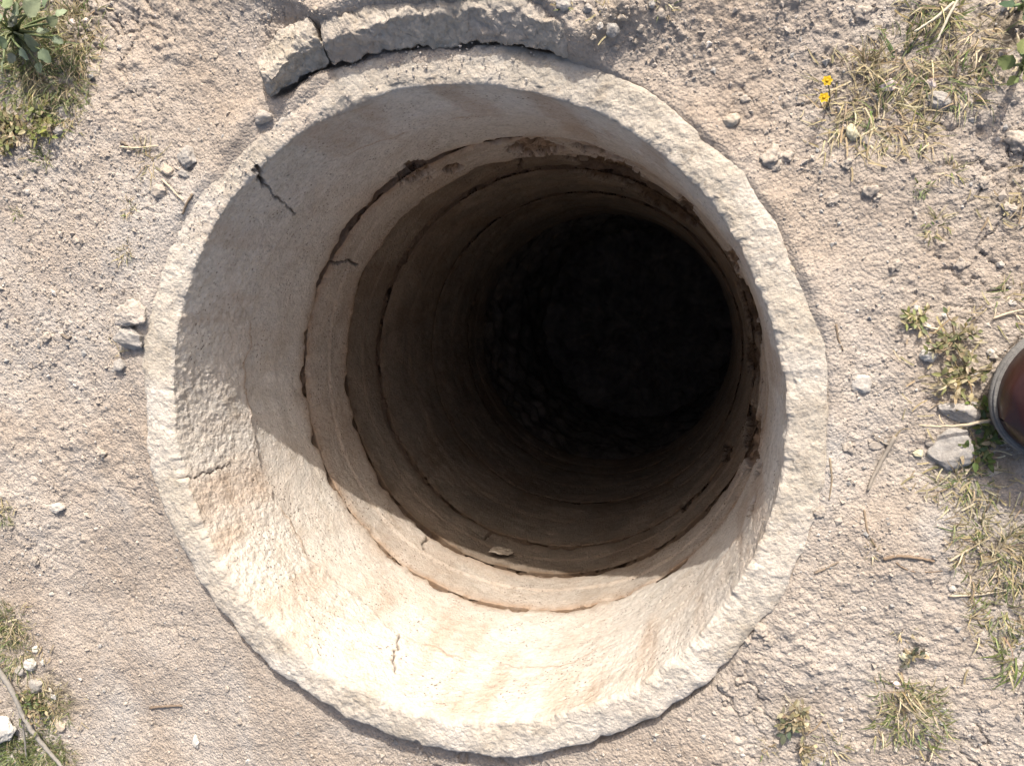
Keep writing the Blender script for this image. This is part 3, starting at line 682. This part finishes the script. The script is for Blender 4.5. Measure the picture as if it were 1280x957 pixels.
def weed(px, py, rpx, stems, leaves, leafpx, tint, label, group=None, name='low_weed', seed=0, cat='weed', rise=.35, dry=.2):
    r = np.random.default_rng(int(px * 3 + py * 11 + seed)); c = on_ground(px, py); mb = MB()
    for i in range(stems):
        a = r.random() * 6.283; L = rpx * PX * r.uniform(.5, 1.1); p = [np.array([0, 0, 0.])]
        for k in range(7):
            a += r.normal(0, .25); q = p[-1] + np.array([math.cos(a), math.sin(a), 0]) * L / 7
            q[2] = gz(c[0] + q[0], c[1] + q[1]) - c[2] + .003 + rise * L * math.sin(k / 7 * 2.4) * r.uniform(.5, 1); p.append(q)
        p[0][2] = -.003
        mb.tube(p, np.linspace(.0009, .0004, 8), 4, jit((.28, .22, .12), r))
        for k in range(leaves):
            j = r.integers(1, 8); az = a + r.normal(0, 1.3); d = (math.cos(az), math.sin(az), r.uniform(-.1, .7))
            cl = jit(DRY[r.integers(len(DRY))], r) if r.random() < dry else jit(tint, r)
            leaf_mesh(mb, p[j], d, (r.normal(0, .3), r.normal(0, .3), 1), leafpx * PX * r.uniform(.6, 1.3), leafpx * PX * r.uniform(.35, .6), cl, 0, r, .2, 5)
    o = mb.build(name, M['plant']); o.location = c; tag(o, label, cat, group); return o
def leafy(px, py, spec, label, seed, tint=(.25, .30, .19)):
    """broad leaved weed: stalks and large leaves, each leaf its own part"""
    r = np.random.default_rng(seed); c = on_ground(px, py); root = empty('broadleaf_weed', c); tag(root, label, 'weed')
    st = MB()
    for (lx, ly, L, W, az, h) in spec:
        e = hit(lx, ly, c[2] + h) - c; m = e * .5 + np.array([0, 0, h * .35])
        t = np.linspace(0, 1, 8)[:, None]; st.tube((1 - t) ** 2 * np.zeros(3) + 2 * t * (1 - t) * m + t * t * e, np.linspace(.0018, .0011, 8), 5, jit((.22, .25, .12), r))
        mb = MB(); a = math.radians(az)
        leaf_mesh(mb, e, (math.cos(a), math.sin(a), r.uniform(-.35, .25)), (r.normal(0, .35), r.normal(0, .35), 1), L * PX * .58, W * PX * .56, jit(tint, r), 2.5, r, .18, 13)
        mb.build('leaf', M['plant'], root)
    st.build('stem', M['plant'], root)
leafy(22, 42, [(20, 30, 44, 40, 140, .045), (32, 18, 50, 40, 30, .05), (30, 45, 38, 34, -40, .04), (8, 50, 34, 30, 200, .03), (45, 40, 30, 24, 10, .03), (50, 62, 34, 30, -60, .035), (12, 10, 40, 34, 120, .06), (55, 10, 36, 30, 60, .05), (2, 25, 36, 32, 170, .05), (60, 30, 30, 26, 20, .03), (25, 60, 30, 26, -70, .04), (38, 4, 38, 30, 80, .05), (65, 48, 26, 22, -20, .025), (5, 75, 30, 26, 250, .03), (22, 20, 34, 28, 100, .055), (70, 20, 28, 24, 40, .03), (48, 78, 26, 20, -80, .02), (18, 68, 26, 22, 230, .025), (40, 52, 24, 22, -90, .03)], 'broad leaved grey green weed growing amid tall grass', 11)
leafy(1276, 85, [(1268, 82, 30, 26, 150, .03), (1276, 68, 30, 28, 70, .04), (1280, 92, 28, 24, -40, .03), (1272, 96, 22, 18, 220, .02)], 'broad leaved green weed with yellowish leaf edges beside dry stems', 12, (.22, .25, .10))
leafy(1274, 12, [(1268, 8, 26, 22, 150, .03), (1278, 2, 30, 26, 60, .05), (1280, 18, 24, 20, -40, .03)], 'dark green leafy weed beside the upright grass blades', 13, (.08, .12, .06))

tuft(40, 70, 62, 320, 52, .25, 'tall mixed grass clump growing through the broad leaved weed', seed=1)
tuft(20, 35, 60, 260, 52, .15, 'green grass clump behind the broad leaved weed', seed=2)
tuft(95, 50, 50, 220, 34, .55, 'dry straw coloured grass next to two pinkish pebbles', seed=3)
tuft(85, 100, 40, 190, 34, .4, 'thin pale grass at the edge of the bare soil', seed=4)
tuft(45, 95, 22, 30, 50, 1.0, 'sheaf of bleached straw bent below the broad leaved weed', seed=5, az=-1.2)
weed(55, 150, 36, 20, 9, 10, (.22, .23, .08), 'yellow green creeping weed on bare soil near the grey pebble')
weed(15, 160, 34, 18, 8, 10, (.19, .19, .08), 'olive creeping weed next to the yellow green one', dry=.4)
weed(10, 178, 22, 9, 8, 9, (.25, .21, .09), 'brownish low weed at the foot of a pale bare patch', dry=.5)
tuft(52, 198, 14, 26, 18, .3, 'small pale green tuft below the grey pebble', seed=6)
tuft(80, 140, 34, 110, 26, .5, 'wispy grass between creeping weed and bare soil', seed=61)
for a, b, s, n, L, d, lb in [(155, 316, 12, 22, 18, .7, 'olive grass wisp above the concrete fragments by the rim'), (22, 266, 8, 14, 14, .5, 'lone tiny grass wisp on open soil under the creeping weeds'),
        (1152, 236, 9, 18, 12, .2, 'tiny fresh green sprout on bare soil below the dry grass patch'), (1170, 283, 13, 24, 20, .6, 'short straw and green tuft beneath the tiny fresh green sprout'), (1158, 165, 16, 22, 26, .8, 'flattened dry wisps just below the blue grey oval stone'),
        (1255, 380, 24, 26, 30, .85, 'sparse dry grass with a tan straw above the shoe'), (1000, 640, 6, 8, 12, .9, 'few dry hairs of grass at the rim edge'), (1188, 215, 14, 16, 18, .8, 'thin dry wisps between the sprout and the blue grey oval stone'),
        (1222, 655, 14, 22, 24, .7, 'small mixed tuft between the shoe shadow and grass patch'), (160, 262, 14, 16, 18, .8, 'thin dry wisps below the few long dry straws'), (178, 185, 12, 12, 20, .9, 'tiny dry wisps beside the single lying straw'),
        (1090, 690, 8, 8, 14, .9, 'few dry hairs beside the dark curved root'), (1130, 790, 10, 12, 16, .8, 'few dry hairs above the dark small weed'), (1040, 935, 18, 26, 22, .8, 'low dry wisps below the withered tan weed toward the olive tuft'), (960, 935, 12, 14, 18, .9, 'tiny dry wisps below the long leaved seedling')]:
    tuft(a, b, s, n, L, d, lb, seed=7)
tuft(190, 205, 12, 14, 42, 1, 'few long dry straws beside the angular blue grey stone', seed=8, lean=(1.0, 1.5))
tuft(1085, 130, 60, 130, 38, .92, 'large matted dry grass patch next to the yellow flowers', seed=9, lean=(.6, 1.5))
tuft(1105, 150, 44, 90, 34, .9, 'dry grass patch around the yellowish oval pebble', seed=91, lean=(.6, 1.5))
tuft(1135, 72, 36, 80, 38, .55, 'yellow green grass tuft above the dry grass patch', seed=10)
tuft(1087, 82, 12, 34, 36, 1, 'dark brown upright dry tuft above the dry grass patch', seed=101, lean=(.1, .8))
tuft(1190, 100, 34, 60, 34, .6, 'soft greyish grass tuft above the blue grey oval stone', seed=111)
tuft(1215, 110, 26, 40, 30, .5, 'grey green grass tuft right of the blue grey oval stone', seed=112)
tuft(1188, 15, 14, 26, 40, .15, 'upright fresh green grass blades among dry stems', seed=12, wid=.0008)
tuft(1165, 8, 24, 40, 38, .7, 'mixed grass tuft at the base of long dry stems', seed=13)
tuft(1225, 45, 26, 34, 34, .9, 'brown dry grass tuft left of the broad leaved green weed', seed=131)
weed(1147, 400, 16, 8, 6, 8, (.24, .25, .10), 'small yellow green sprig beside a tiny white pebble', dry=.3)
weed(1192, 425, 30, 12, 8, 8, (.20, .21, .10), 'sprawling green sprigs above the bright white pebble', dry=.45)
weed(1205, 470, 32, 14, 8, 9, (.21, .20, .09), 'sprawling olive sprigs above the rough grey stone', dry=.5)
weed(1224, 520, 22, 10, 8, 10, (.14, .18, .06), 'dark green weed squeezed between rough grey stone and shoe')
weed(1222, 555, 22, 12, 8, 10, (.12, .16, .05), 'dark green weed in the shade of the shoe toe', seed=2)
tuft(1205, 605, 30, 60, 30, .65, 'reddish dry grass tuft below the broad flat grey stone', seed=14)
tuft(1215, 595, 20, 30, 24, .1, 'green mossy grass tuft at the edge of the shoe shadow', seed=15)
tuft(1245, 680, 54, 140, 34, .6, 'wide grey green grass patch below the shoe', seed=16)
tuft(1262, 700, 30, 50, 40, .9, 'bleached straw tuft in the grass patch below the shoe', seed=161)
tuft(1255, 760, 40, 110, 30, .6, 'patchy grass clump with crossed straws', seed=17)
tuft(1280, 822, 26, 70, 34, .25, 'bright green grass tuft growing beside bare soil', seed=18, wid=.0007)
tuft(1138, 893, 42, 230, 28, .35, 'rounded olive grass tuft with bent straws on bare soil', seed=19)
tuft(1130, 868, 10, 14, 50, 1, 'pale bent straws springing from the rounded olive tuft', seed=20, az=-.8)
weed(1135, 817, 16, 6, 6, 8, (.12, .12, .08), 'dark small weed beside a yellowish pebble', dry=.3)
weed(1000, 895, 26, 9, 7, 9, (.26, .22, .13), 'withered tan weed lying on bare soil', dry=.7)
weed(983, 905, 10, 5, 3, 12, (.13, .15, .09), 'grey green long leaved seedling beside the withered weed', dry=0)
weed(1000, 935, 24, 6, 4, 8, (.30, .26, .16), 'flattened dry weed below the withered tan one', dry=.8)
tuft(0, 645, 18, 40, 22, .15, 'green grass tuft alone beside smooth bare soil', seed=21)
tuft(12, 780, 40, 170, 30, .35, 'short grass patch above the cream white stone', seed=22)
tuft(15, 815, 40, 160, 28, .3, 'short green grass around the flat grey stone', seed=23)
tuft(66, 885, 34, 130, 26, .4, 'short mixed grass under the long twig', seed=24)
tuft(15, 945, 40, 300, 34, .05, 'lush green grass below the large white stone', seed=25, wid=.0007)
tuft(58, 938, 40, 280, 24, .1, 'mossy short grass between the long twig and white stone', seed=26)
tuft(78, 950, 28, 110, 26, .4, 'sparse grass at the end of the long twig', seed=27)
weed(45, 885, 34, 18, 8, 9, (.18, .20, .08), 'small leafy weed under the long twig', dry=.4)
tuft(830, 5, 14, 16, 16, .8, 'dry little tuft in the rubble past the slab end', seed=28)
tuft(705, 2, 10, 14, 14, .4, 'tiny green tuft behind the slab', seed=29)

def flower(px, py, bx, by, label, seed):
    r = np.random.default_rng(seed); c = on_ground(bx, by); root = empty('yellow_flower', c); tag(root, label, 'flower', None)
    e = hit(px, py, c[2] + .022) - c; t = np.linspace(0, 1, 8)[:, None]; m = np.array([e[0] * .2, e[1] * .2, e[2] * .9])
    mb = MB(); mb.tube(2 * t * (1 - t) * m + t * t * e, .0006, 5, (.22, .20, .10)); mb.build('stem', M['plant'], root)
    for i in range(6):
        a = i * 1.047 + r.normal(0, .15); mb = MB()
        leaf_mesh(mb, e, (math.cos(a), math.sin(a), .25), (0, 0, 1), .0044, .0040, np.array((.76, .52, .02)) * r.uniform(.85, 1.1), 0, r, .2, 6); mb.build('petal', M['petal'], root)
    V, F = ICO[2]; mb = MB(); mb.add(V * np.array([.0014, .0014, .0010]) + e + np.array([0, 0, .0006]), None, F, (.76, .46, .02)); mb.build('flower_centre', M['petal'], root)
flower(1034, 101, 1036, 130, 'yellow flower with open petals, farther of two from the rim', 1)
flower(1030, 122, 1033, 135, 'yellow flower drooping beneath the open one at bare soil', 2)

# ------------------------------------------------------------------ twigs, roots, long straws
def twig(pts, rpx, tint, label, name='twig', lift=.002, branch=(), group=None, cat='twig', jitter=.6, z=None):
    r = np.random.default_rng(int(sum(a + b for a, b in pts))); W = np.array([on_ground(a, b) for a, b in pts])
    def curve(W, n):
        d = np.concatenate([[0], np.cumsum(np.linalg.norm(np.diff(W, axis=0), axis=1))]); t = np.linspace(0, d[-1], n)
        C = np.stack([np.interp(t, d, W[:, k]) for k in range(3)], 1)
        for _ in range(3): C[1:-1] = (C[:-2] + 2 * C[1:-1] + C[2:]) / 4
        C[:, :2] += r.normal(0, 1, (n, 2)) * rpx * PX * .12 * jitter
        for k in range(n): C[k, 2] = max(C[k, 2], gz(C[k, 0], C[k, 1])) + lift + rpx * PX * .35
        return C
    C = curve(W, max(10, 5 * len(pts))); c = C[0].copy(); mb = MB()
    rad = rpx * PX * .5 * np.linspace(1.15, .7, len(C)) * (1 + r.normal(0, .06, len(C)))
    mb.tube(C - c, rad, 7, np.array(tint) * r.uniform(.8, 1.15, (len(C), 1)).repeat(7, 0).tolist() if False else tint)
    for b in branch:
        Wb = np.array([on_ground(x, y) for x, y in b]); Cb = curve(Wb, 10); mb.tube(Cb - c, rpx * PX * .3 * np.linspace(1, .4, 10), 5, tint)
    o = mb.build(name, M['twig']); o.location = c; tag(o, label, cat, group)
twig([(-6, 818), (10, 840), (28, 868), (34, 888), (48, 910), (68, 935), (92, 962)], 8, (.27, .25, .22), 'long pale grey twig lying over stones and grass', lift=.006, branch=[[(31, 880), (36, 905), (40, 945)]])
twig([(1118, 545), (1104, 570), (1092, 592), (1084, 612)], 5, (.30, .26, .21), 'forked grey twig on bare soil near the well rim', lift=.001, branch=[[(1112, 555), (1100, 552), (1090, 540)]])
twig([(1232, 522), (1200, 528), (1170, 530), (1143, 528)], 3.5, (.42, .35, .25), 'straight tan stalk lying across the rough grey stone', lift=.012)
twig([(1103, 698), (1125, 694), (1150, 697), (1168, 701)], 4, (.22, .16, .11), 'dark curved root half sunk in soil', 'root', branch=[[(1120, 702), (1128, 712), (1150, 715), (1178, 713)]], cat='root', lift=0)
twig([(1080, 637), (1084, 665), (1097, 686), (1100, 697)], 2.2, (.25, .19, .13), 'thin hair root running down to the curved root', 'root', cat='root', lift=0)
twig([(188, 884), (205, 882), (228, 881)], 4, (.20, .15, .11), 'short dark stick alone on sandy soil', 'stick', cat='stick', lift=0)
twig([(1018, 716), (1034, 709), (1048, 702)], 2.6, (.24, .19, .14), 'short thin stick on bare soil near the rim', 'stick', cat='stick', lift=0)
twig([(1045, 405), (1047, 422), (1054, 438)], 2.4, (.25, .19, .13), 'short curved root fibre beside the rim', 'root', cat='root', lift=0)
twig([(1037, 572), (1040, 600), (1036, 625)], 2.2, (.28, .22, .15), 'thin fibre in soil against the rim edge', 'root', cat='root', lift=0)
twig([(1195, 0), (1180, 28), (1166, 58)], 3, (.62, .55, .42), 'long bleached stem leaning from the mixed grass tuft', 'dry_stem', lift=.010, cat='stem')
twig([(1188, 8), (1165, 28), (1140, 44)], 3, (.62, .55, .42), 'bleached stem crossing toward the dry grass patch', 'dry_stem', lift=.008, cat='stem')
twig([(1185, 700), (1210, 685), (1235, 672)], 2.4, (.50, .42, .30), 'thin tan stalk pointing at the grass below the shoe', 'dry_stem', cat='stem')
twig([(1185, 743), (1220, 742), (1262, 735)], 2.4, (.50, .42, .30), 'long thin tan stalk lying flat on bare soil', 'dry_stem', cat='stem')
twig([(1210, 740), (1218, 765), (1228, 785)], 2.2, (.24, .19, .13), 'dark thin fibre crossing below the flat tan stalk', 'root', cat='root', lift=0)
twig([(1175, 413), (1150, 406), (1135, 412)], 2.4, (.55, .46, .33), 'small straw beside the tiny white pebble', 'dry_stem', cat='stem')
twig([(1240, 398), (1262, 390), (1285, 386)], 2.6, (.58, .48, .34), 'tan straw lying in the sparse dry tuft', 'dry_stem', cat='stem')
twig([(152, 184), (170, 186), (200, 183)], 2.4, (.58, .48, .33), 'single straw lying near the angular blue grey stone', 'dry_stem', cat='stem')
twig([(205, 225), (220, 240), (232, 252)], 2.2, (.55, .45, .31), 'thin straw leading to the rim below the grey stone', 'dry_stem', cat='stem')
twig([(241, 243), (234, 255), (229, 268)], 3.4, (.22, .17, .12), 'short dark bark sliver at the rim edge', 'stick', cat='stick', lift=0)
twig([(152, 178), (160, 182)], 4, (.20, .16, .12), 'tiny dark bark chip near the few long straws', 'stick', cat='stick', lift=0)
twig([(78, 418), (86, 424), (90, 420)], 4, (.17, .14, .11), 'tiny dark bark curl on open smooth soil', 'stick', cat='stick', lift=0)

def litter():
    mb = MB(); r = np.random.default_rng(77)
    for (a, b, c, d) in HUMW:
        for i in range(int(70 * d * (c / .03))):
            x, y = a + r.normal(0, c * .6), b + r.normal(0, c * .6)
            if math.hypot(x, y) < .375: continue
            z = gz(x, y) + .003; az = r.random() * 6.28; L = r.uniform(.004, .016); dv = np.array([math.cos(az), math.sin(az), r.normal(0, .12)]); cv = r.normal(0, .25)
            pts = [np.array([x, y, z]) + dv * L * k + np.array([-dv[1], dv[0], 0]) * L * cv * k * k for k in np.linspace(0, 1, 4)]
            mb.ribbon(pts, r.uniform(.0003, .0008), None, jit(DRY[r.integers(len(DRY))], r))
    tag(mb.build('straw_litter', M['straw']), 'short bits of dry straw strewn among the weeds', 'litter', None, 'stuff')
litter()

# ------------------------------------------------------------------ pale flake lodged on the wall below the second joint
def flake():
    t, z, P = hit_wall(628, 688, .314)
    V, F = ICO[3]; r = .312
    n = np.array([-math.cos(t), -math.sin(t), 0]); tg = np.array([-math.sin(t), math.cos(t), 0]); up = np.array([0, 0, 1.])
    Q = V * (1 + 1.1 * fb3((V[:, 0], V[:, 1], V[:, 2]), .7, 4, 3, .6))[:, None]
    G = P + Q[:, :1] * tg * .015 + Q[:, 1:2] * n * .0035 + Q[:, 2:] * up * .012 + Q[:, :1] * up * -.010
    o = link('plaster_flake', np_mesh('plaster_flake', G, F), M['st_tan'], well); o['label'] = 'pale tan flake on the shaded wall'
flake()

# ------------------------------------------------------------------ shoe
def shoe():
    tip = hit(1238, 522, .014); tip[2] = 0; az = math.atan2(.33, .94)      # heel direction from the toe
    g = min(gz(tip[0] + math.cos(az) * s + .04 * q * math.sin(az), tip[1] + math.sin(az) * s - .04 * q * math.cos(az)) for s in (.03, .1, .2, .27) for q in (-1, 0, 1)) + .006
    root = empty('shoe', (tip[0], tip[1], g), az); tag(root, 'dark reddish brown leather shoe with grey rubber sole beside grey stones', 'shoe')
    ml, nt, bs = mat('brown_leather'); v = coords(nt)
    c = ramp(nt, noise(nt, v, 35, 5, .6, .4), [(.3, (.014, .0042, .003)), (.7, (.032, .0095, .007))])
    nt.links.new(c, bs.inputs['Base Color']); bs.inputs['Roughness'].default_value = .36; bs.inputs['Specular IOR Level'].default_value = .28; bs.inputs['Coat Weight'].default_value = .30; bs.inputs['Coat Roughness'].default_value = .14
    bump(nt, bs, [(noise(nt, v, 900, 3, .6), .18, .0006), (noise(nt, v, 60, 3, .6), .15, .002)])
    mr = stone_material('grey_rubber', (.115, .11, .102), (.18, .172, .16), .7, 60)
    md = stone_material('dark_lining', (.03, .025, .02), (.06, .05, .04), .9)
    S_ = np.array([0, .012, .035, .07, .10, .14, .18, .22, .26, .285, .300]); Wl = np.array([.004, .030, .049, .057, .058, .051, .042, .041, .042, .034, .006]); Wr = np.array([.004, .026, .043, .052, .055, .050, .042, .040, .040, .033, .006])
    n = 90; s = np.linspace(0, .300, n); s = .150 - .150 * np.cos(np.linspace(0, math.pi, n))
    def wid(s):
        e1 = np.sqrt(np.clip(1 - (np.clip(.075 - s, 0, .075) / .075) ** 2.3, 0, 1)); e2 = np.sqrt(np.clip(1 - (np.clip(s - .262, 0, .038) / .038) ** 2, 0, 1))
        mid = np.interp(s, [0, .06, .10, .15, .19, .25, .30], [.056, .0575, .0575, .050, .043, .041, .039])
        return mid * np.minimum(e1, e2)
    W = wid(s); cy = .004 * np.sin(s / .3 * 3)
    def outline(off, z, m=2 * n):
        w_ = np.clip(W + off, .0005, None); x = .150 + (s - .150) * (1 + off / .150)
        return np.concatenate([np.stack([x, cy + w_, np.full(n, z)], 1), np.stack([x, cy - w_, np.full(n, z)], 1)[::-1]])
    def stack(offs, cap=True):
        R_ = [outline(o, z) for o, z in offs]; V = np.concatenate(R_); Q = [grid_faces(len(R_), 2 * n, True)]
        i = np.arange(n - 1)
        b0 = np.stack([i, 2 * n - 1 - i, 2 * n - 2 - i, i + 1], 1); t0 = b0[:, ::-1] + (len(R_) - 1) * 2 * n
        return V, np.concatenate(Q + ([b0, t0] if cap else []))
    V, Q = stack([(-.010, 0), (-.004, .0005), (-.0015, .003), (-.001, .008), (0, .009), (.0005, .012), (-.0005, .0148), (-.003, .0156), (-.008, .0158)])
    spring = .010 * np.clip(1 - V[:, 0] / .06, 0, 1) ** 2; V[:, 2] += spring
    link('sole', np_mesh('sole', V, Q), mr, root)
    V, Q = stack([(-.0012, .0156), (-.0009, .0168), (-.0020, .0174), (-.006, .0175)]); V[:, 2] += .010 * np.clip(1 - V[:, 0] / .06, 0, 1) ** 2
    link('welt', np_mesh('welt', V, Q), mr, root)
    # upper: arches across the foot
    hgt = np.interp(s, [0, .01, .03, .06, .10, .14, .17, .20, .25, .29, .30], [.012, .024, .034, .041, .050, .066, .080, .084, .080, .086, .082])
    ar = np.linspace(0, math.pi, 33); rows = []
    for k in range(n):
        x = .150 + (s[k] - .150) * .978; w_ = max(W[k] - .0030, .0008); op = sst(s[k], .165, .20)
        f = np.sin(ar); y = cy[k] + w_ * np.cos(ar) * (1 - .10 * f * op) * np.abs(np.cos(ar)) ** -.25 if False else cy[k] + w_ * np.sign(np.cos(ar)) * np.abs(np.cos(ar)) ** .8
        z = .017 + .010 * max(0, 1 - x / .06) ** 2 + hgt[k] * f ** .75 * (1 - op * .0)
        if op > .5: z = np.minimum(z, .017 + hgt[k] * .97) - 0
        rows.append(np.stack([np.full(33, x), y, z], 1))
    G = np.array(rows); P = (G[..., 0], G[..., 1], G[..., 2]); G[..., 2] += .0015 * fb3(P, .03, 3, 5)
    F = grid_faces(n, 33); fc = G.reshape(-1, 3)[F].mean(1); openm = (fc[:, 0] > .185) & (fc[:, 0] < .282) & (np.abs(fc[:, 1]) < .027) & (fc[:, 2] > .052)
    link('upper', np_mesh('upper', G.reshape(-1, 3), F[~openm]), ml, root)
    mb = MB(); a = np.linspace(0, 2 * math.pi, 41); mb.tube(np.stack([.234 + .051 * np.cos(a), .029 * np.sin(a), 0.0965 + .004 * np.cos(a * 2)], 1), .0048, 8); link('collar', mb.mesh('collar'), ml, root)
    V, Q = stack([(-.012, .022), (-.012, .026)]); link('insole', np_mesh('insole', V, Q), md, root)
    mb = MB(); t = np.linspace(0, 1, 14); x = .125 + .075 * t; zz = np.interp(x, s, hgt) + .0205
    mb.ribbon(np.stack([x, 0 * x + .003, zz + .012 * t ** 2], 1), .020, None, (1, 1, 1), -.25); link('tongue', mb.mesh('tongue'), ml, root)
    for k in range(4):
        x = .130 + .014 * k; y = np.linspace(-.024, .024, 11); zc = np.interp(x, s, hgt) + .023
        mb = MB(); mb.tube(np.stack([np.full(11, x) + .006 * (y / .024), y, zc - 14 * y * y], 1), .0019, 6, (.05, .04, .035)); mb.build('lace', M['twig'], root)
shoe()
